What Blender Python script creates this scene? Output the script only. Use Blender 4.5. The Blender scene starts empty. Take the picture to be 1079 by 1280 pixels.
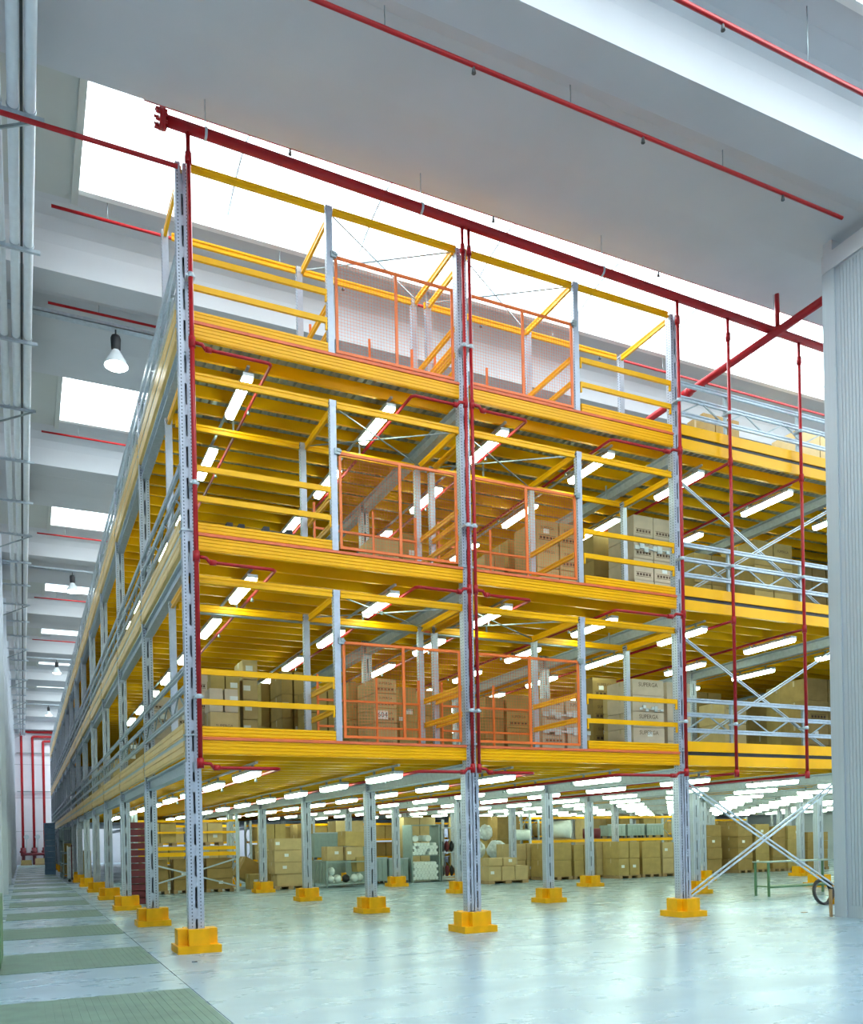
import bpy, math, random
from mathutils import Vector, Matrix
RND = random.Random(11)
SC = bpy.context.scene
COL = SC.collection
# ------------------------------------------------------------------ camera
F, CYP, ROLL, YAW = 1078.12, 1049.37, .0204, .4424
CAM = Vector((-2.462, -14.02, 1.7))
def pix_ray(x, y):
    dx, dy = x - 540, y - CYP
    c, s = math.cos(ROLL), math.sin(ROLL)
    r, up = (dx*c - dy*s)/F, -(dx*s + dy*c)/F
    return Vector((math.sin(YAW) + r*math.cos(YAW), math.cos(YAW) - r*math.sin(YAW), up))
def at_z(x, y, Z):
    d = pix_ray(x, y); return CAM + d*((Z - CAM.z)/d.z)
def at_y(x, y, Y):
    d = pix_ray(x, y); return CAM + d*((Y - CAM.y)/d.y)
cam = bpy.data.cameras.new('camera'); camo = bpy.data.objects.new('camera', cam); COL.objects.link(camo)
cam.sensor_fit = 'HORIZONTAL'; cam.sensor_width = 36; cam.lens = F/1079*36
cam.shift_y = (CYP - 640)/1079; cam.clip_end = 400; cam.clip_start = .1
_r = Vector((math.cos(YAW), -math.sin(YAW), 0)); _f = Vector((math.sin(YAW), math.cos(YAW), 0)); _u = Vector((0, 0, 1))
_cr = _r*math.cos(ROLL) - _u*math.sin(ROLL); _cu = _u*math.cos(ROLL) + _r*math.sin(ROLL)
M4 = Matrix((_cr, _cu, -_f)).transposed().to_4x4(); M4.translation = CAM
camo.matrix_world = M4
SC.camera = camo
# ------------------------------------------------------------------ world, exposure
SKY = 9.9
LAMP = 20.0
w = bpy.data.worlds.new('sky'); SC.world = w; w.use_nodes = True
bg = w.node_tree.nodes['Background']; bg.inputs[0].default_value = (.87, .96, 1.0, 1); bg.inputs[1].default_value = SKY
SC.view_settings.view_transform = 'Standard'; SC.view_settings.look = 'None'
SC.view_settings.gamma = 1; SC.view_settings.use_curve_mapping = False
SC.view_settings.exposure = 0.0
SC.cycles.max_bounces = 8; SC.cycles.diffuse_bounces = 4; SC.cycles.transparent_max_bounces = 12
SC.cycles.caustics_reflective = False; SC.cycles.caustics_refractive = False
SC.cycles.sample_clamp_indirect = 6
# ------------------------------------------------------------------ materials
MATS = {}
def mat(name, col, rough=.5, metal=0., var=.12, scale=6., emit=None, es=0., bump=0., bscale=60., spec=.5, stretch=(1, 1, 1)):
    m = bpy.data.materials.new(name); m.use_nodes = True
    nt = m.node_tree; b = nt.nodes['Principled BSDF']
    b.inputs['Roughness'].default_value = rough; b.inputs['Metallic'].default_value = metal
    b.inputs['Specular IOR Level'].default_value = spec
    tc = nt.nodes.new('ShaderNodeTexCoord'); mp = nt.nodes.new('ShaderNodeMapping'); mp.inputs['Scale'].default_value = stretch
    nt.links.new(tc.outputs['Object'], mp.inputs[0])
    n = nt.nodes.new('ShaderNodeTexNoise'); n.inputs['Scale'].default_value = scale; n.inputs['Detail'].default_value = 4
    nt.links.new(mp.outputs[0], n.inputs['Vector'])
    cr = nt.nodes.new('ShaderNodeValToRGB')
    a = [max(0, c*(1 - var)) for c in col]; z = [min(1, c*(1 + var)) for c in col]
    cr.color_ramp.elements[0].position = .3; cr.color_ramp.elements[1].position = .7
    cr.color_ramp.elements[0].color = (*a, 1); cr.color_ramp.elements[1].color = (*z, 1)
    nt.links.new(n.outputs['Fac'], cr.inputs[0]); nt.links.new(cr.outputs[0], b.inputs['Base Color'])
    if bump:
        bn = nt.nodes.new('ShaderNodeBump'); bn.inputs['Strength'].default_value = bump; bn.inputs['Distance'].default_value = .02
        n2 = nt.nodes.new('ShaderNodeTexNoise'); n2.inputs['Scale'].default_value = bscale; n2.inputs['Detail'].default_value = 5
        nt.links.new(mp.outputs[0], n2.inputs['Vector'])
        nt.links.new(n2.outputs['Fac'], bn.inputs['Height']); nt.links.new(bn.outputs[0], b.inputs['Normal'])
    if emit:
        b.inputs['Emission Color'].default_value = (*emit, 1); b.inputs['Emission Strength'].default_value = es
    MATS[name] = m
    return m
mat('yellow', (.93, .45, .001), .38, 0, .04, 3, spec=.25)
mat('yellow_daylit', (.90, .60, .20), .36, 0, .06, 3)  # beam yellow with pale daylight and gloss put into its colour
mat('yellow_guard', (.88, .41, .001), .5, 0, .12, 5, bump=.1, spec=.25)
mat('orange', (.82, .16, .02), .4, 0, .06)
mat('orange_strip', (.75, .14, .04), .5, 0, .1)
mat('red', (.39, .009, .013), .35, 0, .1, spec=.35)
mat('galv', (.46, .52, .57), .4, .35, .1, 14)
mat('galv_light', (.50, .56, .60), .4, .3, .08, 14)
mat('galv_dark', (.30, .35, .36), .45, .5, .15, 10)
mat('deck', (.46, .52, .50), .4, .5, .12, 8)
mat('concrete', (.54, .545, .565), .75, 0, .04, .6, bump=.04, bscale=20)
mat('concrete_panel', (.50, .51, .48), .75, 0, .03, .8)
mat('wall_white', (.66, .70, .76), .7, 0, .03, 1)
mat('wall_far', (.78, .76, .80), .7, 0, .03, 1)
mat('wall_rib', (.40, .445, .475), .5, .1, .04, 4, stretch=(14, 14, .1))
mat('white_pipe', (.74, .78, .80), .28, .0, .04)
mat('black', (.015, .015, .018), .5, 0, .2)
mat('dark_grey', (.06, .065, .07), .5)
mat('green_paint', (.10, .22, .10), .4)
mat('grey_green', (.30, .38, .36), .45, .2, .08)
mat('blue_crate', (.12, .20, .28), .5)
mat('card_a', (.44, .30, .10), .8, 0, .10, 4)
mat('card_b', (.52, .37, .17), .8, 0, .08, 4)
mat('card_c', (.35, .22, .07), .8, 0, .12, 4)
mat('card_d', (.58, .46, .34), .8, 0, .08, 4)
mat('tape', (.50, .38, .22), .3, 0, .1)
mat('print', (.10, .05, .03), .8)
mat('paper', (.80, .80, .78), .6, 0, .03)
mat('film', (.62, .66, .68), .22, 0, .2, 9, bump=.6, bscale=12)
mat('wood', (.38, .24, .11), .75, 0, .2, 5)
mat('roll', (.76, .82, .80), .55, 0, .08, 5)
mat('maroon', (.16, .02, .03), .6, 0, .2)
mat('grating', (.15, .235, .18), .5, .2, .14, 3, bump=.0)
mat('gap', (.06, .07, .07), .9)
mat('tube_light', (.9, .95, .9), .4, 0, .0, 1, emit=(.76, 1.0, .78), es=LAMP)
mat('bay_light', (.9, .95, .95), .4, 0, .0, 1, emit=(.92, 1.0, .98), es=30.)
mat('shade_glass', (.75, .80, .82), .2, 0, .05)
# floor: pale polished concrete with scuffs
def floor_mat():
    m = mat('floor', (.305, .42, .50), .3, 0, .05, .5, bump=.02, bscale=9)
    nt = m.node_tree; b = nt.nodes['Principled BSDF']
    tc = nt.nodes.new('ShaderNodeTexCoord'); mp = nt.nodes.new('ShaderNodeMapping'); mp.inputs['Scale'].default_value = (.45, .9, 1)
    mp.inputs['Rotation'].default_value = (0, 0, .1)
    nt.links.new(tc.outputs['Object'], mp.inputs[0])
    n = nt.nodes.new('ShaderNodeTexNoise'); n.inputs['Scale'].default_value = 1.6; n.inputs['Detail'].default_value = 6; n.inputs['Roughness'].default_value = .6
    nt.links.new(mp.outputs[0], n.inputs[0])
    r = nt.nodes.new('ShaderNodeValToRGB'); r.color_ramp.elements[0].position = .34; r.color_ramp.elements[1].position = .62
    r.color_ramp.elements[0].color = (.88, .89, .89, 1); r.color_ramp.elements[1].color = (1.04, 1.04, 1.04, 1)
    nt.links.new(n.outputs['Fac'], r.inputs[0])
    mx = nt.nodes.new('ShaderNodeMix'); mx.data_type = 'RGBA'; mx.blend_type = 'MULTIPLY'; mx.inputs[0].default_value = 1
    old = b.inputs['Base Color'].links[0].from_socket
    nt.links.new(old, mx.inputs[6]); nt.links.new(r.outputs[0], mx.inputs[7]); nt.links.new(mx.outputs[2], b.inputs['Base Color'])
    rr = nt.nodes.new('ShaderNodeMapRange'); rr.inputs[3].default_value = .36; rr.inputs[4].default_value = .2
    nt.links.new(n.outputs['Fac'], rr.inputs[0]); nt.links.new(rr.outputs[0], b.inputs['Roughness'])
floor_mat()
# galvanised upright with its punched rows of small holes
def perforated():
    m = mat('perforated', (.46, .49, .56), .42, .25, .08, 12)
    nt = m.node_tree; b = nt.nodes['Principled BSDF']
    tc = nt.nodes.new('ShaderNodeTexCoord'); sx = nt.nodes.new('ShaderNodeSeparateXYZ'); nt.links.new(tc.outputs['Object'], sx.inputs[0])
    def mth(op, a, v=None, bb=None):
        n = nt.nodes.new('ShaderNodeMath'); n.operation = op
        if isinstance(a, (int, float)): n.inputs[0].default_value = a
        else: nt.links.new(a, n.inputs[0])
        if v is not None: n.inputs[1].default_value = v
        if bb is not None: nt.links.new(bb, n.inputs[1])
        return n.outputs[0]
    hz = mth('LESS_THAN', mth('FRACT', mth('MULTIPLY', sx.outputs[2], 18.)), .42)
    ax = mth('ABSOLUTE', sx.outputs[0]); hx = mth('LESS_THAN', mth('ABSOLUTE', mth('SUBTRACT', ax, .068)), .009)
    ay = mth('ABSOLUTE', sx.outputs[1]); hy = mth('LESS_THAN', mth('ABSOLUTE', mth('SUBTRACT', ay, .035)), .009)
    hit = mth('MULTIPLY', hz, None, mth('MAXIMUM', hx, None, hy))
    mx = nt.nodes.new('ShaderNodeMix'); mx.data_type = 'RGBA'
    old = b.inputs['Base Color'].links[0].from_socket
    nt.links.new(hit, mx.inputs[0]); nt.links.new(old, mx.inputs[6]); mx.inputs[7].default_value = (.08, .09, .11, 1)
    nt.links.new(mx.outputs[2], b.inputs['Base Color'])
perforated()
# skylight sheet: hazy polycarbonate that lets the sky through
def pane_mat():
    m = bpy.data.materials.new('pane'); m.use_nodes = True; nt = m.node_tree; nt.nodes.clear()
    o = nt.nodes.new('ShaderNodeOutputMaterial'); mx = nt.nodes.new('ShaderNodeMixShader'); t = nt.nodes.new('ShaderNodeBsdfTransparent')
    tr = nt.nodes.new('ShaderNodeBsdfTranslucent'); n = nt.nodes.new('ShaderNodeTexNoise'); n.inputs['Scale'].default_value = .7
    r = nt.nodes.new('ShaderNodeValToRGB'); r.color_ramp.elements[0].color = (.86, .92, .93, 1); r.color_ramp.elements[1].color = (.97, .98, .98, 1)
    tc = nt.nodes.new('ShaderNodeTexCoord'); nt.links.new(tc.outputs['Object'], n.inputs[0]); nt.links.new(n.outputs['Fac'], r.inputs[0])
    nt.links.new(r.outputs[0], t.inputs[0]); tr.inputs[0].default_value = (.8, .85, .86, 1); mx.inputs[0].default_value = .3
    nt.links.new(t.outputs[0], mx.inputs[1]); nt.links.new(tr.outputs[0], mx.inputs[2]); nt.links.new(mx.outputs[0], o.inputs[0])
    MATS['pane'] = m
pane_mat()
# ------------------------------------------------------------------ mesh helpers
class MB:
    def __init__(s): s.v = []; s.f = []; s.s = []
    def face(s, idx, sm=False): s.f.append(idx); s.s.append(sm)
    def box(s, x0, y0, z0, x1, y1, z1):
        if x1 < x0: x0, x1 = x1, x0
        if y1 < y0: y0, y1 = y1, y0
        if z1 < z0: z0, z1 = z1, z0
        n = len(s.v)
        s.v += [(x0, y0, z0), (x1, y0, z0), (x1, y1, z0), (x0, y1, z0), (x0, y0, z1), (x1, y0, z1), (x1, y1, z1), (x0, y1, z1)]
        for q in ((0, 3, 2, 1), (4, 5, 6, 7), (0, 1, 5, 4), (1, 2, 6, 5), (2, 3, 7, 6), (3, 0, 4, 7)): s.face([n + k for k in q])
        return s
    def bar(s, a, b, wd, ht, up=(0, 0, 1)):
        a, b = Vector(a), Vector(b); d = (b - a).normalized(); up = Vector(up)
        if abs(d.dot(up)) > .98: up = Vector((0, 1, 0))
        sd = d.cross(up).normalized(); u = sd.cross(d).normalized(); n = len(s.v)
        for p in (a, b):
            for i, j in ((-1, -1), (1, -1), (1, 1), (-1, 1)): s.v.append(tuple(p + sd*(i*wd/2) + u*(j*ht/2)))
        for q in ((0, 1, 2, 3), (7, 6, 5, 4), (0, 4, 5, 1), (1, 5, 6, 2), (2, 6, 7, 3), (3, 7, 4, 0)): s.face([n + k for k in q])
        return s
    def tube(s, pts, r, n=10, cap=True):
        pts = [Vector(p) for p in pts]; base = len(s.v); prev = None
        rs = r if isinstance(r, (list, tuple)) else [r]*len(pts)
        for i, p in enumerate(pts):
            if i == 0: d = pts[1] - p
            elif i == len(pts) - 1: d = p - pts[i-1]
            else: d = (pts[i+1] - p).normalized() + (p - pts[i-1]).normalized()
            d.normalize()
            if prev is None:
                ref = Vector((0, 0, 1)) if abs(d.z) < .9 else Vector((1, 0, 0)); sd = d.cross(ref).normalized()
            else: sd = (prev - d*prev.dot(d)).normalized()
            prev = sd; u = sd.cross(d)
            for k in range(n):
                t = 2*math.pi*k/n; s.v.append(tuple(p + sd*(math.cos(t)*rs[i]) + u*(math.sin(t)*rs[i])))
        for i in range(len(pts) - 1):
            for k in range(n):
                a = base + i*n + k; b = base + i*n + (k + 1) % n
                s.face([a, b, b + n, a + n], True)
        if cap:
            s.face([base + k for k in range(n)][::-1]); s.face([base + (len(pts)-1)*n + k for k in range(n)])
        return s
    def prism(s, prof, axis, a, b):
        """profile of (u, v) extruded along an axis; X: u=y v=z, Y: u=x v=z"""
        n = len(s.v); k = len(prof)
        for t in (a, b):
            for u, v in prof: s.v.append((t, u, v) if axis == 'X' else (u, t, v) if axis == 'Y' else (u, v, t))
        for i in range(k):
            j = (i + 1) % k; s.face([n + i, n + j, n + k + j, n + k + i])
        s.face(list(range(n, n + k))[::-1]); s.face(list(range(n + k, n + 2*k)))
        return s
    def mesh(s, name, m):
        me = bpy.data.meshes.new(name); me.from_pydata(s.v, [], s.f); me.polygons.foreach_set('use_smooth', s.s)
        me.materials.append(MATS[m]); me.update()
        return me
    def build(s, name, m, parent=None, loc=(0, 0, 0)): return put(name, s.mesh(name, m), parent, loc)
def put(name, me, parent=None, loc=(0, 0, 0), rz=0., kind=None):
    o = bpy.data.objects.new(name, me); COL.objects.link(o); o.location = loc
    if rz: o.rotation_euler = (0, 0, rz)
    if parent: o.parent = parent
    if kind: o['kind'] = kind
    return o
def tag(o, label, cat, group=None):
    o['label'] = label; o['category'] = cat
    if group: o['group'] = group
    return o
def thing(name, label, cat, loc=(0, 0, 0), rz=0., group=None):
    o = bpy.data.objects.new(name, None); COL.objects.link(o); o.location = loc; o.rotation_euler = (0, 0, rz); o.empty_display_size = .1
    return tag(o, label, cat, group)
def struct(o): o['kind'] = 'structure'; return o
CACHE = {}
def cached(key, fn):
    if key not in CACHE: CACHE[key] = fn()
    return CACHE[key]
ORD = ('first second third fourth fifth sixth seventh eighth ninth tenth eleventh twelfth thirteenth fourteenth fifteenth sixteenth '
       'seventeenth eighteenth nineteenth twentieth').split()
DECKN = ('lowest', 'middle', 'top')
BX, BY = 4.98, 5.09
S = (3.37, 6.61, 9.97)          # deck levels
XE, YE = 41.5, 71.3
TOPZ = 12.5
# ------------------------------------------------------------------ floor, walls
YB = -26.0
fl = struct(bpy.data.objects.new('floor', None)); COL.objects.link(fl)
MB().box(-3.4, YB, -.12, XE + 1, 81, -.03).build('screed', 'gap', fl)
xs = [-3.4, -.70, 4.2, 9.4, 14.6, 22, 32, XE + 1]
ys = [YB, -22, -12.5, -2.32, 8, 18, 30, 44, 60, 81]
for a in range(len(xs) - 1):
    for b in range(len(ys) - 1):
        g = .006
        MB().box(xs[a] + (g if xs[a] == -.70 else .0015), ys[b] + g, -.03, xs[a+1] - (g if xs[a+1] == -.70 else .0015), ys[b+1] - g, 0).build('floor_slab', 'floor', fl)
wl = struct(MB().box(-3.5, YB, 0, -3.25, 81, 15).build('wall_left', 'wall_white'))
for k in range(12):
    y = 3.2 + 9.2*(k - 4)
    MB().box(-3.25, y - .3, 0, -2.98, y + .3, 13.3).build('pilaster', 'wall_white', wl)
for k in range(40):
    y = YB + 1 + k*2.85
    MB().box(-3.25, y, .1, -3.21, y + 2.8, 12.9).build('wall_panel', 'wall_white', wl)
we = struct(MB().box(-3.5, 80, 0, XE + 1, 80.3, 15).build('wall_far', 'wall_far'))
for z in (3.3, 6.6, 9.9): MB().box(-3.2, 79.985, z, 1.2, 80, z + .02).build('panel_joint', 'dark_grey', we)
struct(MB().box(XE + 1, YB, 0, XE + 1.3, 80, 15).build('wall_right', 'wall_white'))
struct(MB().box(-3.5, YB - .3, 0, XE + 1.3, YB, 15).build('wall_back', 'wall_white'))
# the partition beside the camera's right: ribbed sheet on a concrete frame
pw = struct(MB().box(12.14, YB, 0, 12.5, -2.0, 12.75).build('wall_partition', 'wall_rib'))
for k in range(150):
    y = -2.30 - .075*k
    MB().box(12.128, y - .025, .25, 12.14, y + .025, 12.7).build('rib', 'wall_rib', pw)
MB().box(12.09, YB, 12.75, 12.55, -1.95, 13.1).build('lintel', 'concrete', pw)
MB().box(12.10, -2.22, 0, 12.54, -1.94, 12.75).build('end_post', 'wall_rib', pw)
MB().box(12.14, -2.15, 13.1, 12.5, -1.95, 13.9).build('corbel', 'concrete', pw)
# ------------------------------------------------------------------ roof: precast wing beams and skylights
P, Y0, XL = 9.2, -4.0, -1.3
ce = struct(bpy.data.objects.new('ceiling', None)); COL.objects.link(ce)
def roof_profile():
    return [(0, 13.28), (.72, 13.28), (.95, 13.34), (2.35, 13.37), (4.02, 13.50), (4.02, 14.05), (4.15, 14.05), (4.15, 13.75),
            (2.3, 13.6), (1.2, 13.6), (.7, 14.3), (.2, 14.55), (-1.2, 14.55), (-1.2, 14.22), (-.72, 14.2), (-.38, 14.12), (-.18, 13.96), (-.1, 13.76)]
prof = roof_profile()
prof_long = [(2.75, v) if u == 2.35 else (u + .6, v) if u > 4 else (u, v) for u, v in prof]
long_me = MB().prism(prof_long, 'X', -3.25, XE + 1).mesh('roof_beam', 'concrete')
beam_me = cached('roofbeam', lambda: MB().prism(prof, 'X', -3.25, XE + 1).mesh('roof_beam', 'concrete'))
def pane_mesh(wd, D):
    mb = MB(); n = 8; pr = []
    for i in range(n + 1):
        t = i/n; pr.append((D*t, 14.12 + .42*t + .5*math.sin(math.pi*t)))
    for i in range(n): 
        b = len(mb.v); (u0, v0), (u1, v1) = pr[i], pr[i+1]
        mb.v += [(0, u0, v0), (wd, u0, v0), (wd, u1, v1), (0, u1, v1)]; mb.face([b, b+1, b+2, b+3], True)
    return mb.mesh('pane', 'pane')
def rib_mesh(D):
    mb = MB(); n = 8
    pts = [(0, D*i/n, 14.10 + .42*i/n + .5*math.sin(math.pi*i/n)) for i in range(n + 1)]
    for a, b in zip(pts, pts[1:]): mb.bar(a, b, .035, .03)
    return mb.mesh('glazing_bar', 'galv_light')
NP = 15; PW = (XE - XL)/NP
ROOFY = [-3.86 - 9.2*3, -3.86 - 9.2*2, -3.86 - 9.2, -3.86, 4.8, 14.5, 23.5, 32.9] + [32.9 + 9.2*q for q in range(1, 6)]
for k, y in enumerate(ROOFY):
    lg = k in (4, 6)
    put('roof_beam', long_me if lg else beam_me, ce, (0, y, 0))
    if k == len(ROOFY) - 1: break
    yb = y + (4.62 if lg else 4.02); D = round(ROOFY[k+1] - 1.2 - yb, 3)
    MB().box(-3.25, .0, 13.98, XL - .12, D, 14.14).box(XL - .12, 0, 13.9, XL, D, 14.4).build('blind_panel', 'concrete_panel', ce, (0, yb, 0))
    win = struct(bpy.data.objects.new('window_%d' % (k + 1), None)); COL.objects.link(win); win.location = (0, yb, 0)
    MB().box(XL, -.06, 14.0, XE, .06, 14.12).box(XL, D - .06, 14.24, XE, D + .03, 14.56).build('skylight_frame', 'galv_light', win)
    MB().box(XL - .3, D - .13, 14.12, XE, D, 14.23).build('sill', 'paper', win)
    pm_, bm_ = cached(('pane', D), lambda: pane_mesh(PW - .01, D)), cached(('gbar', D), lambda: rib_mesh(D))
    for i in range(NP):
        put('pane', pm_, win, (XL + i*PW + .005, 0, 0)); put('glazing_bar', bm_, win, (XL + i*PW, 0, 0))
# ------------------------------------------------------------------ aisle floor plates
for k in range(-2, 17):
    y = -1.12 + 4.76*k
    if y + 2.3 > 79: break
    o = MB().box(-2.86, y, 0, -.72, y + 2.3, .006)
    for j in range(27): o.box(-2.84 + j*.079, y + .02, .006, -2.815 + j*.079, y + 2.28, .009)
    tag(o.build('floor_plate', 'grating'), 'green ribbed steel floor plate across the aisle, %s from the camera' % ORD[k+2], 'floor plate', 'steel plates across the aisle')
# ------------------------------------------------------------------ columns and their yellow guards
def upright_mesh(w, d, z0, z1, pitch=.5):
    mb = MB(); t = .012; h = w/2; c = .018
    mb.box(-h, -d/2, z0, -c, -d/2 + t, z1).box(c, -d/2, z0, h, -d/2 + t, z1)
    mb.box(-h, d/2 - t, z0, h, d/2, z1)
    mb.box(-h, -d/2 + t, z0, -h + t, d/2 - t, z1).box(h - t, -d/2 + t, z0, h, d/2 - t, z1)
    z = z0
    while z < z1 - .02:
        mb.box(-c, -d/2 + .004, z, c, -d/2 + .004 + t, min(z1, z + .17)); z += pitch
    mb.box(-c - .02, -d/2 + .014, z0, -c, -d/2 + .05, z1).box(c, -d/2 + .014, z0, c + .02, -d/2 + .05, z1)
    return mb.mesh('upright', 'perforated')
def double_mesh(w, d, z0, z1):
    mb = MB(); t = .012; h = w/2
    mb.box(-h, d/2 - t, z0, h, d/2, z1).box(-h, -d/2 + t, z0, -h + t, d/2 - t, z1).box(h - t, -d/2 + t, z0, h, d/2 - t, z1)
    for s_ in (-1, 1):
        c = s_*h*.5
        a, b = (-h, -.012) if s_ < 0 else (.012, h)
        mb.box(a, -d/2, z0, c - .015, -d/2 + t, z1).box(c + .015, -d/2, z0, b, -d/2 + t, z1)
        z = z0 + (.24 if s_ > 0 else 0)
        while z < z1 - .02: mb.box(c - .015, -d/2 + .004, z, c + .015, -d/2 + .004 + t, min(z1, z + .17)); z += .48
    mb.box(-.012, -d/2 + .03, z0, .012, -d/2 + .045, z1)
    return mb.mesh('upright', 'perforated')
def guard_mesh():
    mb = MB(); h = .335; z0, z1, a = .12, .37, .16
    mb.box(-h, -h, 0, h, -.13, z0).box(-h, .13, 0, h, h, z0).box(-h, -.13, 0, -.13, .13, z0).box(.13, -.13, 0, h, .13, z0)
    e = .305
    mb.box(-a, -e, z0, a, -.13, z1).box(-a, .13, z0, a, e, z1).box(-e, -a, z0, -.13, a, z1).box(.13, -a, z0, e, a, z1)
    return mb.mesh('column_guard', 'yellow_guard')
GUARD = guard_mesh()
PLATE = MB().box(-.125, -.125, 0, .125, .125, .02).mesh('base_plate', 'galv_dark')
CAPM = MB().box(-.12, -.1, 0, .12, .1, .03).mesh('splice_plate', 'galv')
def col_desc(i, j):
    if i == 0 and j == 0: return 'at the near corner of the mezzanine'
    if j == 0: return 'in the front row, %s to the right of the corner' % ORD[i-1]
    if i == 0: return 'along the aisle, %s behind the corner' % ORD[j-1]
    return 'inside, %s line from aisle, %s behind front row' % (ORD[i], ORD[j-1])
for i in range(9):
    for j in range(15 if i == 0 else 7):
        x, y = i*BX, j*BY
        c = thing('steel_column', 'slotted galvanised steel column ' + col_desc(i, j), 'column', (x, y, 0), 0, 'mezzanine columns')
        dbl = j == 0 and i > 0
        lu = put('lower_upright', cached(('u', 0, dbl), lambda: double_mesh(.28, .18, .02, 3.0) if dbl else upright_mesh(.24, .18, .02, 3.0)), c); put('base_plate', PLATE, lu)
        top = TOPZ if j == 0 and i < 3 else 11.15 if (j == 0 or i == 0) else 9.6
        put('upper_upright', cached(('u', top), lambda: upright_mesh(.20, .16, 3.0, top)), c)
        if i == 0 or j == 0:
            for z in (3.42, 6.66): put('splice_plate', CAPM, c, (0, 0, z))
        g = put('column_guard', GUARD, None, (x, y, 0))
        tag(g, 'yellow column foot guard ' + col_desc(i, j), 'column guard', 'yellow column guards')
# ------------------------------------------------------------------ girders, decks, joists
def girder(n, y0, y1):
    pr = [(-.08, -.52), (.08, -.52), (.08, -.495), (.03, -.48), (.03, -.33), (.09, -.315), (.09, -.285), (-.09, -.285), (-.09, -.315), (-.03, -.33), (-.03, -.48), (-.08, -.495)]
    return MB().prism(pr, 'Y', y0, y1).mesh('girder', 'galv')
for lv in range(3):
    for i in range(9 if lv == 0 else 6):
        o = put('floor_girder', cached('gird', lambda: girder(0, -.06, YE)), None, (i*BX + (.0 if i else .02), 0, S[lv]))
        tag(o, 'galvanised girder under the %s deck on the %s column line from the aisle' % (DECKN[lv], ORD[i]), 'girder', 'girders under the decks')
    d = thing('mezzanine_deck', 'ribbed steel %s deck of the mezzanine on yellow joists' % DECKN[lv], 'deck', (0, 0, S[lv]))
    def sheet():
        mb = MB(); n = len(mb.v); x = .1; pts = []
        while x < XE:
            pts += [(x, -.02), (x + .075, -.02), (x + .09, -.075), (x + .135, -.075), (x + .15, -.02)]; x += .16
        for u, v in pts: mb.v += [(u, .09, v), (u, YE, v)]
        for k in range(len(pts) - 1): mb.face([2*k, 2*k+2, 2*k+3, 2*k+1])
        return mb.mesh('deck_sheet', 'deck')
    put('deck_sheet', cached('sheet', sheet), d)
    put('deck_board', cached('board', lambda: MB().box(.1, .09, -.018, XE, YE, 0).mesh('deck_board', 'galv_dark')), d)
    def joist():
        pr = [(-.035, -.28), (.035, -.28), (.035, -.255), (-.012, -.25), (-.012, -.11), (.035, -.105), (.035, -.08), (-.035, -.08)]
        return MB().prism(pr, 'X', .12, XE).mesh('joist', 'yellow')
    jm = cached('joist', joist)
    for k in range(66): put('joist', jm, d, (0, .42 + .6*k, 0))
# ------------------------------------------------------------------ front and aisle edge beams
def ribbed(L, h, n, mname, m, depth=.07):
    """a cold-rolled beam along +X from 0 to L, its face towards -Y with n ribs, z from 0 to h"""
    pr = [(depth, 0), (depth, h), (0, h)]
    for k in range(n):
        a, b = h - h*(k + .62)/n, h - h*(k + .82)/n
        pr += [(0, a), (.014, a - .006), (.014, b + .006), (0, b)]
    pr += [(0, 0)]
    return MB().prism(pr[::-1], 'X', 0, L).mesh(mname, m)
L1 = BX - .22
for lv in range(3):
    for i in range(8):
        e = thing('edge_beam', 'yellow ribbed front edge beam of the %s deck, %s bay from the aisle' % (DECKN[lv], ORD[i]), 'beam',
                  (i*BX + .11, -.11, S[lv]), 0, 'front edge beams')
        put('beam', cached(('fb', i > 1), lambda: ribbed(L1, .225, 4, 'beam', 'yellow') if i < 2 else MB().box(0, 0, 0, L1, .07, .215).mesh('beam', 'yellow')), e, (0, 0, -.24))
        if i < 2:
            put('edge_strip', cached('strip', lambda: MB().box(0, 0, 0, L1, .05, .045).mesh('edge_strip', 'orange_strip')), e, (0, -.02, -.01))
        else:
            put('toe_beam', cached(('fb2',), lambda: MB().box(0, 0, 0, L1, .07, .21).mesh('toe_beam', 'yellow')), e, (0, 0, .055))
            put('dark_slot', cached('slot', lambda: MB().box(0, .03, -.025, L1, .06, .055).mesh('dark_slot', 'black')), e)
    for j in range(14):
        e = thing('edge_beam', 'daylight-paled yellow aisle edge beam of the %s deck, %s bay from the corner' % (DECKN[lv], ORD[j]), 'beam',
                  (-.115, (j + 1)*BY - .1, S[lv]), -math.pi/2, 'aisle edge beams')
        L2 = BY - .2
        put('beam', cached('ab', lambda: ribbed(L2, .225, 2, 'beam', 'yellow_daylit')), e, (0, 0, -.24))
        put('toe_beam', cached('ab2', lambda: ribbed(L2, .22, 2, 'toe_beam', 'yellow_daylit')), e, (0, 0, .05))
        put('grey_strip', cached('gs', lambda: MB().box(0, .01, -.012, L2, .06, .048).mesh('grey_strip', 'galv_light')), e)
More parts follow.
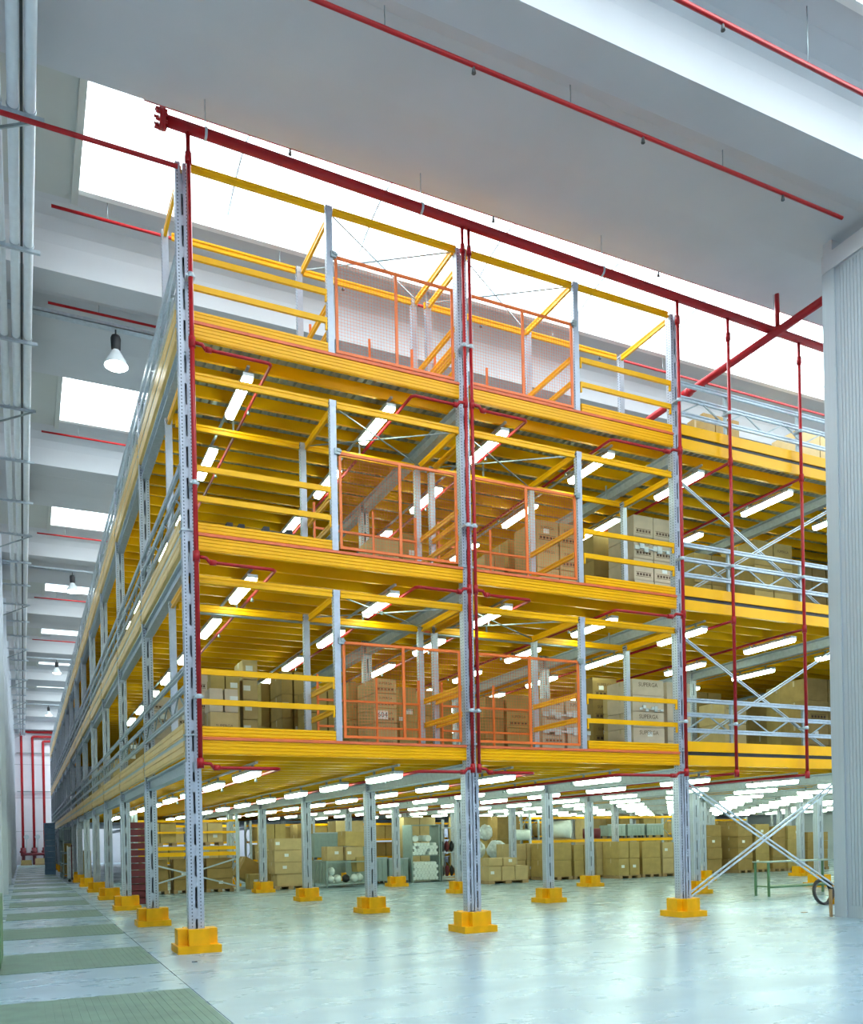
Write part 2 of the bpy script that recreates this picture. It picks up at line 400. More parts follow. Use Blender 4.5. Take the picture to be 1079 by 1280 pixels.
# ------------------------------------------------------------------ galvanised guard rails (aisle side, and front beyond the gates)
def galv_rail(e, L):
    def rail():
        pr = [(0, -.045), (.05, -.045), (.05, .045), (0, .045), (0, .015), (.015, .01), (.015, -.01), (0, -.015)]
        return MB().prism(pr[::-1], 'X', 0, L).mesh('rail', 'galv')
    rm = cached(('rail', L), rail)
    put('top_rail', rm, e, (0, 0, 1.13)); put('upper_chord', rm, e, (0, 0, .83)); put('lower_chord', rm, e, (0, 0, .50))
    def zig():
        mb = MB(); n = 4
        for k in range(n):
            x0, x1, x2 = L*k/n, L*(k + .5)/n, L*(k + 1)/n
            mb.bar((x0, .025, .5), (x1, .025, .83), .02, .03).bar((x1, .025, .83), (x2, .025, .5), .02, .03)
        return mb.mesh('lattice', 'galv_dark')
    put('lattice', cached(('zig', L), zig), e)
for lv in range(3):
    for j in range(14):
        e = thing('guard_rail', 'galvanised lattice guard rail on the %s deck along the aisle, %s bay from the corner' % (DECKN[lv], ORD[j]), 'guard rail',
                  (-.10, (j + 1)*BY - .1, S[lv]), -math.pi/2, 'aisle guard rails')
        galv_rail(e, round(BY - .2, 3))
    for i in range(2, 5):
        e = thing('guard_rail', 'galvanised lattice guard rail on the %s deck front, %s bay from the aisle' % (DECKN[lv], ORD[i]), 'guard rail',
                  (i*BX + .1, -.10, S[lv]), 0, 'front lattice guard rails')
        galv_rail(e, round(BX - .2, 3))
        for x in (1.30, 3.45): put('rail_post', cached('rpost', lambda: MB().box(-.03, .05, .27, .03, .10, 1.17).mesh('rail_post', 'galv_dark')), e, (x, 0, 0))
        # cross bracing of the same bay
        b = thing('cross_brace', 'crossed galvanised bracing rods on the %s level front, %s bay from the aisle' % (('ground', 'lowest deck', 'middle deck')[lv], ORD[i]), 'brace', (i*BX, .14, 0))
        z0, z1 = ((.32, 2.85), (3.45, 5.95), (6.7, 9.25))[lv]
        for k in range(2):
            a, c = ((.14, z0), (BX - .14, z1)) if k == 0 else ((.14, z1), (BX - .14, z0))
            mb = MB()
            for q in ((-.05, .05) if lv == 0 else (-.025, .025)): mb.bar((a[0], .03*k, a[1] + q), (c[0], .03*k, c[1] + q), .03, .035 if lv == 0 else .022)
            mb.build('brace_rod', 'galv_light', b)
# ------------------------------------------------------------------ loading gates and rail portals at the front
GD = 1.70                      # depth of the loading box
XM = (2.45, 7.51)
def ybeam(L, h, d, ax='X', m='yellow'):
    pr = [(0, -h/2), (d, -h/2), (d, h/2), (0, h/2), (0, h*.2), (.012, h*.12), (.012, -h*.12), (0, -h*.2)]
    return MB().prism(pr[::-1] if ax == 'X' else pr, ax, 0, L).mesh('beam', m)
POSTZ = 2.62
def post_mesh(h):
    mb = MB(); mb.box(-.055, -.05, 0, .055, -.035, h).box(-.055, -.035, 0, -.043, .05, h).box(.043, -.035, 0, .055, .05, h).box(-.06, -.055, h - .1, .06, .055, h).box(-.08, -.07, 0, .08, .07, .012)
    return mb.mesh('post', 'perforated')
for lv in range(3):
    z = S[lv]; tz = 2.50 if lv == 2 else 2.56
    if lv == 2: tz = 2.52
    for b in range(2):
        mid = XM[b]; c0, c1 = b*BX, (b + 1)*BX
        gate_side = (mid, c1) if b == 0 else (c0, mid); rail_side = (c0, mid) if b == 0 else (mid, c1)
        bayn = 'left' if b == 0 else 'right'
        # --- portal round the gate
        x0, x1 = gate_side; colx = c1 if b == 0 else c0; s_col = -1 if b == 0 else 1
        t = thing('gate_portal', 'yellow and galvanised loading portal around the orange gate, %s deck, %s bay' % (DECKN[lv], bayn), 'portal', (x0, 0, z))
        G = x1 - x0
        pm = cached(('post', tz), lambda: post_mesh(tz + .06))
        put('post', pm, t, (mid - x0, -.02, .0)); put('post', pm, t, (mid - x0, GD, 0)); put('post', pm, t, (colx - x0 + s_col*.16, GD, 0)) 
        put('top_beam', cached(('tb', round(G, 2)), lambda: ybeam(G - .16, .12, .05)), t, (.08, -.05, tz))
        put('top_beam', cached(('tb', round(G, 2)), None), t, (.08, GD - .03, tz))
        for xx in (mid - x0 + (.03 if b == 0 else -.08), colx - x0 + s_col*.15):
            put('side_beam', cached('sb', lambda: ybeam(GD - .06, .12, .05, 'Y')), t, (xx, .03, tz))
        sx = (mid - x0 + (.05 if b == 0 else -.10)), (colx - x0 + s_col*.13)
        for xx in sx:
            for hz in (1.10, .62):
                put('side_rail', cached('sr', lambda: ybeam(GD - .10, .10, .05, 'Y')), t, (xx, .05, hz))
        for k in range(2):
            xa, xb = (.12, G - .12) if k == 0 else (G - .12, .12)
            MB().bar((xa, .08, tz + .0), (xb, GD - .08, tz + .0), .02, .02).build('brace_rod', 'galv_dark', t, (0, 0, .012*k))
        # --- the orange gate itself
        g = thing('safety_gate', 'orange wire mesh safety gate on the %s deck, %s bay' % (DECKN[lv], bayn), 'gate', (x0, 0, z), 0, 'orange safety gates')
        a0 = .09 if b == 0 else .17; a1 = G - (.17 if b == 0 else .09); zb, zt = .10, 1.76
        fr = .045; yg = -.06
        for xx in (a0, a1 - fr, (a0 + a1)/2 - fr/2): MB().box(xx, yg, zb + fr, xx + fr, yg + .035, zt - fr).build('upright_bar', 'orange', g)
        for zz in (zb, zt - fr): MB().box(a0, yg, zz, a1, yg + .035, zz + fr).build('cross_bar', 'orange', g)
        def wires():
            mb = MB(); x = a0 + .05; 
            while x < a1 - .05: mb.box(x, yg + .016, zb + fr, x + .0035, yg + .0195, zt - fr); x += .056
            zz = zb + .09
            while zz < zt - .05: mb.box(a0 + fr, yg + .012, zz, a1 - fr, yg + .0155, zz + .0035); zz += .056
            return mb.mesh('wire_mesh', 'orange')
        put('wire_mesh', cached(('wire', b), wires), g, kind='stuff')
        yk = GD - .12
        def back():
            mb = MB()
            for xx in (a0 + .06, a1 - .11, (a0 + a1)/2 + .12): mb.box(xx, yk, .1, xx + .04, yk + .035, 1.5)
            for zz in (.1, .5, 1.0): mb.box(a0 + .06, yk - .005, zz, a1 - .07, yk + .04, zz + .04)
            return mb.mesh('rear_frame', 'orange')
        put('rear_frame', cached(('back', b), back), t)
        hx = a0 - .03 if b == 0 else a1 + .03
        MB().box(hx - .05, yg - .04, 1.70, hx + .05, yg + .05, 1.80).box(hx - .01, yg - .05, 1.74, hx + .07*(1 if b == 0 else -1), yg + .06, 1.77).build('hinge', 'galv_dark', g)
        # --- guard rail half of the bay
        x0, x1 = rail_side; G = x1 - x0
        r = thing('guard_rail', 'yellow two-bar guard rail with toe board on the %s deck front, %s bay' % (DECKN[lv], bayn), 'guard rail', (x0, 0, z), 0, 'yellow front guard rails')
        ra, rb = (.12, G - .07) if b == 0 else (.07, G - .12)
        def rails():
            mb = MB(); mb.tube([(ra, -.06, -.06), (ra + .005, -.06, 0), (rb - .005, -.06, 0), (rb, -.06, -.06)], .034, 8)
            return mb.mesh('rail', 'yellow')
        rm = cached(('yr', b), lambda: MB().box(ra, -.085, -.045, rb, -.035, .045).box(ra, -.08, -.16, ra + .03, -.04, -.045).box(rb - .03, -.08, -.16, rb, -.04, -.045).mesh('rail', 'yellow'))
        put('rail', rm, r, (0, 0, 1.08)); put('rail', rm, r, (0, 0, .60))
        put('toe_board', cached(('toe', b), lambda: ribbed(rb - ra, .17, 3, 'toe_board', 'yellow', .05)), r, (ra, -.10, .036))
        tb = cached(('tbr', b), lambda: ybeam(rb - ra, .12, .05))
        put('top_beam', tb, r, (ra, -.05, tz)); put('top_beam', tb, r, (ra, GD - .03, tz))
        ex = c0 if b == 0 else c1
        put('post', pm, r, (ex - x0, GD, 0))
        put('side_beam', cached('sb', None), r, (ex - x0 - .025, .06, tz))
        put('rear_rail', rm, r, (0, GD + .06, 1.08)) if lv == 2 else None
# ------------------------------------------------------------------ strip lamps under each deck
LX = (1.08, 3.66, 6.02, 8.52, 10.9, 13.56, 16.0, 18.5, 21.0, 23.5, 26.0, 28.5, 31.0, 33.5, 36.0, 38.5)
def lamp_meshes():
    h = MB().box(-.09, 0, .02, .09, 1.46, .075).mesh('housing', 'galv_light')
    pr = [(-.085, .02), (-.075, -.035), (-.045, -.06), (.045, -.06), (.075, -.035), (.085, .02)]
    d = MB().prism(pr, 'Y', .02, 1.44).mesh('diffuser', 'tube_light')
    r = MB().box(-.02, .25, .075, .02, .28, .155).mesh('hanger', 'galv_dark')
    return h, d, r
LH, LD, LR = lamp_meshes()
LVN = ('ground floor', 'lowest deck', 'middle deck')
for lv in range(3):
    nr, nc = ((16, 10), (7, 7), (7, 7))[lv]
    for a in range(nr):
        x = LX[a]; zz = S[lv] - .50
        tag(MB().box(-.022, .1, -.012, .022, nc*2.9, .022).build('lamp_track', 'galv', None, (x, .1, zz + .17)),
            'thin galvanised track for the %s lamp row over the %s' % (ORD[a], LVN[lv]), 'lamp track')
        for k in range(nc):
            o = thing('strip_lamp', 'lit strip lamp over the %s, %s row from aisle, %s from front' % (LVN[lv], ORD[a], ORD[k]), 'lamp',
                      (x, .22 + 2.88*k, zz), 0, 'fluorescent strip lamps')
            put('diffuser', LD, put('housing', LH, o)); put('hanger', LR, o); put('hanger', LR, o, (0, .93, 0))
for lv in (1, 2):
    t = thing('conduit_tray', 'orange and galvanised conduit tray behind the portals under the %s deck' % DECKN[lv], 'conduit tray', (.3, 1.95, S[lv] - .70))
    MB().box(0, 0, 0, 9.5, .09, .025).build('tray', 'galv_light', t); MB().box(0, 0, .025, 9.5, .02, .07).build('cover', 'orange_strip', t)
    for x in (.9, 3.4, 6.2, 9.4): MB().box(x, .03, .025, x + .03, .06, .42).build('hanger', 'galv', t)
# ------------------------------------------------------------------ sprinkler pipework
PZ, PY = 12.93, -.27
mz = lambda x: PZ - .0205*x
mn = thing('sprinkler_main', 'thick dark red sprinkler main running above the front of the mezzanine', 'pipe', (0, 0, 0))
MB().tube([(-.27, PY, PZ), (22, PY, mz(22))], .085, 16).build('pipe', 'red', mn)
fg = MB().tube([(-.36, PY, PZ), (-.31, PY, PZ)], .15, 16).tube([(-.31, PY, PZ), (-.27, PY, PZ)], .15, 16)
for k in range(8):
    t = k*math.pi/4; fg.tube([(-.42, PY + .12*math.cos(t), PZ + .12*math.sin(t)), (-.24, PY + .12*math.cos(t), PZ + .12*math.sin(t))], .022, 6)
fg.build('end_flange', 'red', mn)
for x in (.35, 4.1, 8.0, 12.6, 16.5):
    MB().tube([(x, PY, mz(x) + .08), (x, PY, 13.5)], .008, 6).tube([(x - .02, PY, mz(x)), (x + .02, PY, mz(x))], .095, 14).build('hanger', 'galv', mn)
hd = thing('sprinkler_header', 'red pipe crossing back over the decks beside the partition wall', 'pipe')
MB().tube([(12.45, -1.85, 12.505), (12.45, 40, 12.505)], .085, 14).build('pipe', 'red', hd)
MB().tube([(12.45, -.5, 12.59), (12.45, -.5, 13.3)], .05, 10).build('stub', 'red', hd)
MB().tube([(12.45, 2.2, 12.505), (12.45, 2.45, 12.505)], .11, 14).build('coupling', 'red', hd)
RIS = ((.075, .045, 1.34, 'at the near corner column'), (4.91, .036, 3.86, 'on the left of the second front column'), (5.04, .036, 6.21, 'on the right of the second front column'),
       (9.88, .042, 8.15, 'on the third front column'), (11.25, .042, None, 'in the bay right of the third column'), (13.34, .042, None, 'beside the partition wall'))
for x, r, bx_, ds in RIS:
    t = thing('sprinkler_riser', 'red vertical sprinkler riser %s' % ds, 'pipe', (x, PY, 0))
    r *= .85
    MB().tube([(0, 0, 2.93), (0, 0, mz(x) - .06)], r, 12).build('pipe', 'red', t)
    MB().tube([(0, 0, mz(x) - .55), (0, 0, mz(x) - .40)], r*1.5, 12).build('coupling', 'red', t)
    for z in (4.0, 7.35, 10.6):
        MB().box(-r - .03, -.012, z, r + .03, .16, z + .03).tube([(0, 0, z - .02), (0, 0, z + .05)], r*1.25, 12).build('clamp', 'galv_light', t)
    for lv in range(3):
        z = S[lv] - .40
        MB().tube([(0, 0, z - .08), (0, 0, z + .08)], r*1.45, 12).build('tee', 'red', t)
        br = thing('sprinkler_branch', 'red sprinkler branch under %s deck from riser %s' % (DECKN[lv], ds), 'pipe', (x, PY, z))
        if bx_ is None: pts = [(0, 0, 0), (0, 30, 0)]
        else:
            dx = bx_ - x; pts = [(0, 0, 0), (dx*.12, -.01, -.01), (dx*.16, 0, -.07), (dx - .05*(1 if dx > 0 else -1), 0, -.07), (dx, .05, -.07), (dx, 30, -.07)]
        bp = MB().tube(pts, .03, 8).build('pipe', 'red', br)
        if bx_ is not None:
            MB().tube([(dx*.16, 0, -.07), (dx*.24, 0, -.07)], .045, 10).build('fitting', 'red', br)
        for k in range(4):
            px, py = pts[-1][0], 1.6 + 2.9*k
            MB().tube([(px, py, pts[-1][2] - .02), (px, py, pts[-1][2] - .10)], [.014, .03], 6).build('sprinkler_head', 'galv_dark', bp)
def ceil_pipe(y, z, x0, x1, r, ds, heads=3., top=13.5):
    t = thing('ceiling_sprinkler_pipe', 'thin red sprinkler pipe under the roof %s' % ds, 'pipe', (x0, y, z))
    cp = MB().tube([(0, 0, 0), (x1 - x0, 0, 0)], r, 8).build('pipe', 'red', t)
    x = 1.0
    while x < min(x1 - x0, 18):
        MB().tube([(x, 0, 0), (x, 0, top - z)], .008, 5).build('hanger', 'galv_dark', t)
        MB().tube([(x + 1.4, 0, -.02), (x + 1.4, 0, -.12)], [.016, .035], 6).build('sprinkler_head', 'dark_grey', cp); x += heads
ceil_pipe(-2.99, 13.0, -1.8, 11.4, .034, 'below the nearest beam, ending at the partition', 3.1, 13.4)
ceil_pipe(-4.76, 13.3, -1.8, 12.0, .034, 'on the camera side of the nearest beam', 3.1, 14.2)
ceil_pipe(.30, 13.62, -.5, 20, .02, 'along the near edge of the first skylight', 4., 13.85)
for k, nm in enumerate(('first', 'second', 'third', 'fourth', 'fifth')):
    ceil_pipe((3.62, 13.35, 22.3, 31.7, 41.)[k], 13.78, -1.76, 22, .03, 'beyond the %s skylight over the mezzanine' % nm, 3.4, 14.15)
ceil_pipe(5.70, 13.14, -1.78, 14, .028, 'above the nearest bay lamp', 3.2, 13.5)
t = tag(MB().tube([(-3.2, -.33, 12.22), (-.1, -.33, 12.22)], .038, 10).build('sprinkler_feed', 'red'), 'dark red pipe from the left wall to the corner column top', 'pipe')
# ------------------------------------------------------------------ pipe bundle by the left wall
for k, x in enumerate((-2.17, -2.40, -2.63)):
    t = tag(MB().tube([(x, YB + .2, 12.60), (x, 78, 12.60)], .078, 14).build('service_pipe', 'white_pipe'),
            'white overhead service pipe along the left wall, %s from the aisle' % ORD[k], 'pipe', 'white overhead pipes')
t = tag(MB().box(-2.305, YB + .2, 12.66, -2.265, 78, 12.72).build('cable_chain', 'dark_grey'), 'dark cable run between the white overhead pipes', 'cable run')
def bracket():
    mb = MB(); mb.box(-3.2, -.03, 12.46, -1.98, .03, 12.52)
    return mb.mesh('arm', 'galv')
def clamps():
    mb = MB()
    for x in (-2.17, -2.40, -2.63): mb.tube([(x, -.03, 12.60), (x, .03, 12.60)], .09, 12).box(x - .03, -.02, 12.66, x + .03, .02, 12.72)
    return mb.mesh('clamp', 'galv_light')
BM, CLM = bracket(), clamps()
for k in range(26):
    o = thing('pipe_bracket', 'galvanised bracket carrying the overhead pipes, %s' % ('%s from the front' % ORD[k] if k < 20 else '%s from the far end' % ORD[25 - k]), 'bracket', (0, -3.2 + 3.15*k, 0), 0, 'pipe brackets')
    put('arm', BM, o); put('clamp', CLM, o)
    if k % 3 == 1: put('strut', cached('strut', lambda: MB().bar((-3.2, 0, 11.9), (-2.05, 0, 12.47), .03, .04).mesh('strut', 'galv_dark')), o)
# ------------------------------------------------------------------ high bay lamps and their trays
def bay_lamp(y, ds):
    x = -.42; zt = 13.02
    tr = MB().box(-3.2, -.10, zt, 16, .10, zt + .015).box(-3.2, -.10, zt, 16, -.085, zt + .08).box(-3.2, .085, zt, 16, .10, zt + .08)
    tag(tr.build('cable_tray', 'galv', None, (0, y, 0)), 'galvanised cable tray across the aisle holding the %s bay lamp' % ds, 'cable tray', 'cable trays under the roof')
    t = thing('bay_lamp', 'lit industrial bell lamp hanging over the aisle, %s from the camera' % ds, 'lamp', (x, y, 0), 0, 'bay lamps over the aisle')
    MB().tube([(0, 0, zt), (0, 0, zt - .14)], .018, 8).build('hook', 'dark_grey', t)
    MB().tube([(0, 0, zt - .14), (0, 0, zt - .2), (0, 0, zt - .42), (0, 0, zt - .47)], [.09, .11, .10, .07], 16).build('ballast_housing', 'black', t)
    pts = [(0, 0, zt - .46), (0, 0, zt - .56), (0, 0, zt - .70), (0, 0, zt - .80)]
    MB().tube(pts, [.08, .14, .22, .25], 20, False).build('reflector', 'shade_glass', t)
    rf = t.children[-1]
    MB().tube([(0, 0, zt - .58), (0, 0, zt - .66), (0, 0, zt - .76), (0, 0, zt - .83)], [.07, .15, .225, .20], 16).build('bulb', 'bay_light', rf)
for k, nm in enumerate(('nearest', 'second', 'third', 'fourth')): bay_lamp(5.95 + 18.4*k, nm)
# ------------------------------------------------------------------ red pipework on the far wall
for k, (x, zt) in enumerate(((-2.45, 13.1), (-1.45, 12.65), (-.5, 12.2))):
    t = thing('fire_riser', 'red fire main on the far wall, %s from the left, bending right at its top' % ORD[k], 'pipe', (x, 79.6, 0), 0, 'fire mains on the far wall')
    MB().tube([(0, 0, 1.6), (0, 0, zt - .15), (.04, 0, zt - .04), (.15, 0, zt), (3.6, 0, zt)], .12, 12).build('pipe', 'red', t)
    MB().tube([(0, 0, .9), (0, 0, 1.7)], .24, 12).tube([(-.32, 0, 1.3), (.32, 0, 1.3)], .1, 10).build('valve', 'maroon', t)
    MB().tube([(.3, -.1, 1.2), (.3, -.1, 2.9)], .05, 8).tube([(.3, -.2, 2.75), (.3, 0, 2.75)], .24, 14).build('gauge', 'galv_light', t)
    MB().tube([(0, 0, 0), (0, 0, .9)], .16, 12).build('foot_pipe', 'maroon', t)
for z in (7.2, 11.0): tag(MB().box(-2.9, 79.75, z, .9, 79.85, z + .08).build('pipe_support', 'galv_dark'), 'horizontal support bar behind the fire mains at %s height' % ('mid' if z < 9 else 'upper'), 'support bar')
tag(MB().tube([(-2.6, 79.3, 1.05), (.6, 79.3, 1.05)], .14, 10).build('collector_pipe', 'maroon'), 'dark red collector pipe joining the far fire mains', 'pipe')
# ------------------------------------------------------------------ cartons
def text_mesh(txt, size, m):
    cu = bpy.data.curves.new('t', 'FONT'); cu.body = txt; cu.size = size; cu.align_x = 'CENTER'; cu.align_y = 'CENTER'; cu.resolution_u = 2
    ob = bpy.data.objects.new('t', cu); COL.objects.link(ob)
    dg = bpy.context.evaluated_depsgraph_get(); me = bpy.data.meshes.new_from_object(ob.evaluated_get(dg))
    bpy.data.objects.remove(ob); me.materials.clear(); me.materials.append(MATS[m])
    me.transform(Matrix.Rotation(math.pi/2, 4, 'X'))
    return me
TXT = text_mesh('SUPERGA', .16, 'print'); NUM = text_mesh('604', .15, 'black')
def carton_meshes(w, d, h, m):
    b = MB().box(.008, .008, 0, w - .008, d - .008, .012).box(0, 0, .012, w, d, h - .006).box(.004, .004, h - .006, w - .004, d/2 - .004, h).box(.004, d/2 + .004, h - .006, w - .004, d - .004, h)
    tp = MB().box(.0, d/2 - .03, h, w, d/2 + .03, h + .0015).box(-.0015, d/2 - .03, h*.72, 0, d/2 + .03, h).box(w, d/2 - .03, h*.72, w + .0015, d/2 + .03, h)
    pr = MB().box(w*.1, -.0015, h*.16, w*.9, 0, h*.18).box(w*.1, -.0015, h*.36, w*.9, 0, h*.38)
    for k in range(5): pr.box(w*(.14 + .155*k), -.0015, h*.215, w*(.25 + .155*k), 0, h*.33)
    return b.mesh('body', m), tp.mesh('tape', 'tape'), pr.mesh('stencil_print', 'print')
NCART = [0]
LAY = ('bottom', 'second', 'third', 'fourth', 'fifth', 'sixth', 'seventh', 'eighth')
def carton(x, y, z, w, d, h, m, label, group, rz=0., prt=False, txt=False, tilt=None):
    b, tp, pr = cached(('ct', round(w, 3), round(d, 3), round(h, 3), m), lambda: carton_meshes(w, d, h, m))
    c = thing('carton', label, 'carton', (x, y, z), rz, group)
    if tilt: c.rotation_euler = tilt
    bo = put('body', b, c); put('tape', tp, bo)
    if prt: put('stencil_print', pr, bo)
    if RND.random() < .3:
        put('paper_label', cached('plabel', lambda: MB().box(0, -.002, 0, .15, 0, .11).mesh('paper_label', 'paper')), bo, (max(.01, w*RND.uniform(.05, .6) - .05), 0, h*.45))
    if txt:
        t = put('lettering', TXT, bo, (w/2, -.003, h*.68)); k = min(1., w*.72/.78); t.scale = (k, 1, k)
    NCART[0] += 1
    return c
def pallet(x, y, z, w, d, label):
    p = thing('pallet', label, 'pallet', (x, y, z), 0, 'wooden pallets')
    for k in range(3): MB().box(w*(.0 + .425*k), 0, 0, w*(.15 + .425*k), d, .10).build('block', 'wood', p)
    for k in range(5): MB().box(0, d*(.21*k), .10, w, d*(.21*k + .16), .125).build('slat', 'wood', p)
TONE = {'card_a': 'brown', 'card_b': 'light brown', 'card_c': 'dark brown', 'card_d': 'pale pinkish'}
HEAP = {'v': [], 'f': [], 'm': []}; HM = ('card_a', 'card_b', 'card_c', 'card_d', 'tape')
def heap_box(x, y, z, w, d, h, m):
    b = MB().box(x, y, z, x + w, y + d, z + h - .006).box(x + .004, y + .004, z + h - .006, x + w - .004, y + d/2 - .004, z + h).box(x + .004, y + d/2 + .004, z + h - .006, x + w - .004, y + d - .004, z + h)
    t = MB().box(x - .0015, y + d/2 - .03, z + h*.7, x, y + d/2 + .03, z + h)
    for mb, mm in ((b, m), (t, 'tape')):
        n = len(HEAP['v']); HEAP['v'] += mb.v; HEAP['f'] += [[n + k for k in f] for f in mb.f]; HEAP['m'] += [HM.index(mm)]*len(mb.f)
def stack(zb, x, y, w, d, h, nx, nz, m, desc, prt=0., txt=0., jit=.012, on_pallet=True, ny=1, small=False):
    """one stack of equal cartons; front left foot at x, y, total size w by d by h"""
    if on_pallet and not small: pallet(x, y, zb, w, d, 'wooden pallet under the ' + desc); zb += .127; h -= .127
    cw, chh, cd = w/nx, h/nz, d/ny
    for k in range(nz):
        for i in range(nx):
            for q in range(ny):
                xx, yy = x + i*cw + RND.uniform(.002, max(.003, jit)), y + q*cd + RND.uniform(.0, jit)
                if small:
                    heap_box(xx, yy, zb + k*chh, cw - .02 - jit, cd - .02 - jit, chh - .003, m); continue
                pos = '' if nx == 1 else ('left ' if i == 0 else 'right ' if i == nx - 1 else 'middle ')
                if ny > 1: pos += ('front ' if q == 0 else 'rear ')
                lay = 'only' if nz == 1 else 'top' if k == nz - 1 else LAY[k]
                carton(xx, yy, zb + k*chh, cw - .018 - jit, cd - .014 - jit, chh - .009, m,
                       '%s %scarton, %s layer, %s' % (TONE[m], pos, lay, desc), 'stacked cartons', 0., RND.random() < prt, RND.random() < txt)
FP = {-1: [(.9, 16.5, 4.5, 17.8), (4.6, 17.4, 6.7, 19.4), (7.45, 15.95, 9.1, 17.6), (9.15, 17.5, 11.6, 18.7), (8.5, 20.5, 11., 21.9), (11.45, 17.2, 12.8, 18.3), (12.85, 17.4, 14., 18.4),
           (13.6, 17., 15.8, 18.8), (18., 19.2, 26.5, 20.8)], 0: [], 1: [], 2: []}
def free(lv, x0, y0, x1, y1):
    g = .37 if lv < 0 else .14
    for i in range(9):
        for j in range(7):
            if x0 < i*BX + g and x1 > i*BX - g and y0 < j*BY + g and y1 > j*BY - g: return False
    return all(x1 <= a or x0 >= c or y1 <= b or y0 >= e for a, b, c, e in FP[lv])
def pstack(lv, Y, xl, xr, yt, d, nx, nz, m, desc, **kw):
    zb = S[lv] + .001 if lv >= 0 else 0.
    top = (S[lv + 1] - .62 if lv < 2 else 13.) if lv >= 0 else 2.8
    for k in range(40):
        yy = Y + .12*((k + 1)//2)*(1 if k % 2 else -1)
        if lv >= 0 and yy < 2.05: continue
        a, b = at_y(xl, yt, yy), at_y(xr, yt, yy)
        if free(lv, a.x, yy, b.x, yy + d): break
    else: print('no room', desc)
    FP[lv].append((a.x, yy, b.x, yy + d))
    stack(zb, a.x, yy, b.x - a.x, d, min(a.z, top) - zb, nx, nz, m, desc, **kw)
    return a.x, yy, b.x, min(a.z, top)
LD_, MD_, TD_ = ', lowest deck', ', middle deck', ', top deck'
# lowest deck
pstack(0, 3.1, 238, 261, 838, .8, 1, 4, 'card_d', 'printed stack behind corner column' + LD_, prt=1., txt=.5)
_q = pstack(0, 2.3, 263, 300, 889, .6, 1, 1, 'card_b', 'low base right of corner column' + LD_, prt=1., txt=1., on_pallet=False)
_t = at_y(280, 860, _q[1]).z
stack(_q[3], _q[0], _q[1] + .02, _q[2] - _q[0], .5, _t - _q[3], 2, 1, 'card_d', 'pair beside corner column' + LD_, on_pallet=False)
pstack(0, 4.2, 263, 301, 838, .7, 2, 3, 'card_a', 'dim stack behind corner pair' + LD_)
pstack(0, 4.3, 303, 323, 824, .8, 1, 5, 'card_b', 'tall narrow stack, left bay' + LD_)
pstack(0, 6.4, 326, 350, 853, .9, 2, 2, 'card_a', 'low stack mid left bay' + LD_)
pstack(0, 5.6, 352, 382, 838, 1., 2, 4, 'card_c', 'dark stack beside portal post' + LD_)
pstack(0, 4.2, 388, 432, 860, 1., 2, 3, 'card_a', 'stack just left of gate' + LD_)
pstack(0, 3.4, 436, 466, 852, .9, 1, 4, 'card_a', 'stack left of number plate' + LD_, txt=.6)
_n = pstack(0, 2.7, 468, 497, 847, 1., 1, 5, 'card_b', 'stack carrying white number plate' + LD_, prt=.8, txt=.9)
_r = pstack(0, 3.0, 499, 522, 858, .9, 1, 4, 'card_a', 'stack right of number plate' + LD_, txt=.5)
pstack(0, 5.4, 528, 566, 862, .9, 2, 3, 'card_c', 'stack beside second column' + LD_)
pstack(0, 3.3, 607, 631, 870, .8, 1, 3, 'card_c', 'small stack right of second column' + LD_)
pstack(0, 3.0, 634, 664, 868, .9, 1, 4, 'card_a', 'stack behind right gate' + LD_, txt=.7, prt=.4)
_w = pstack(0, 2.5, 677, 738, 872, 1., 2, 4, 'card_d', 'film-wrapped stack by right portal' + LD_, txt=.6, prt=.5, jit=.05)
pstack(0, 4.2, 741, 772, 846, .8, 1, 4, 'card_c', 'dark printed stack, right bay' + LD_, txt=1., prt=1.)
pstack(0, 3.3, 775, 789, 866, .7, 1, 4, 'card_b', 'narrow stack beside tall one' + LD_)
_v = pstack(0, 2.4, 791, 831, 848, 1., 1, 5, 'card_d', 'tall stack left of third column' + LD_, txt=1., prt=.6)
pstack(0, 2.5, 834, 864, 852, 1., 1, 4, 'card_d', 'stack behind third column' + LD_)
pstack(0, 6.0, 868, 903, 862, 1.1, 2, 4, 'card_a', 'leftmost stack behind lattice rail' + LD_)
pstack(0, 3.8, 906, 934, 876, 1., 2, 3, 'card_b', 'low stack behind first red drop' + LD_, txt=.3)
pstack(0, 6.6, 936, 962, 850, 1., 2, 4, 'card_a', 'stack behind brace crossing' + LD_, txt=.2)
pstack(0, 6.0, 964, 982, 838, 1., 1, 4, 'card_c', 'tall stack right of brace crossing' + LD_)
pstack(0, 4.2, 984, 1008, 846, .8, 2, 4, 'card_a', 'stack left of second red drop' + LD_, txt=.3)
pstack(0, 3.6, 1010, 1060, 832, 1., 2, 4, 'card_c', 'stack beside the partition' + LD_, prt=.4)
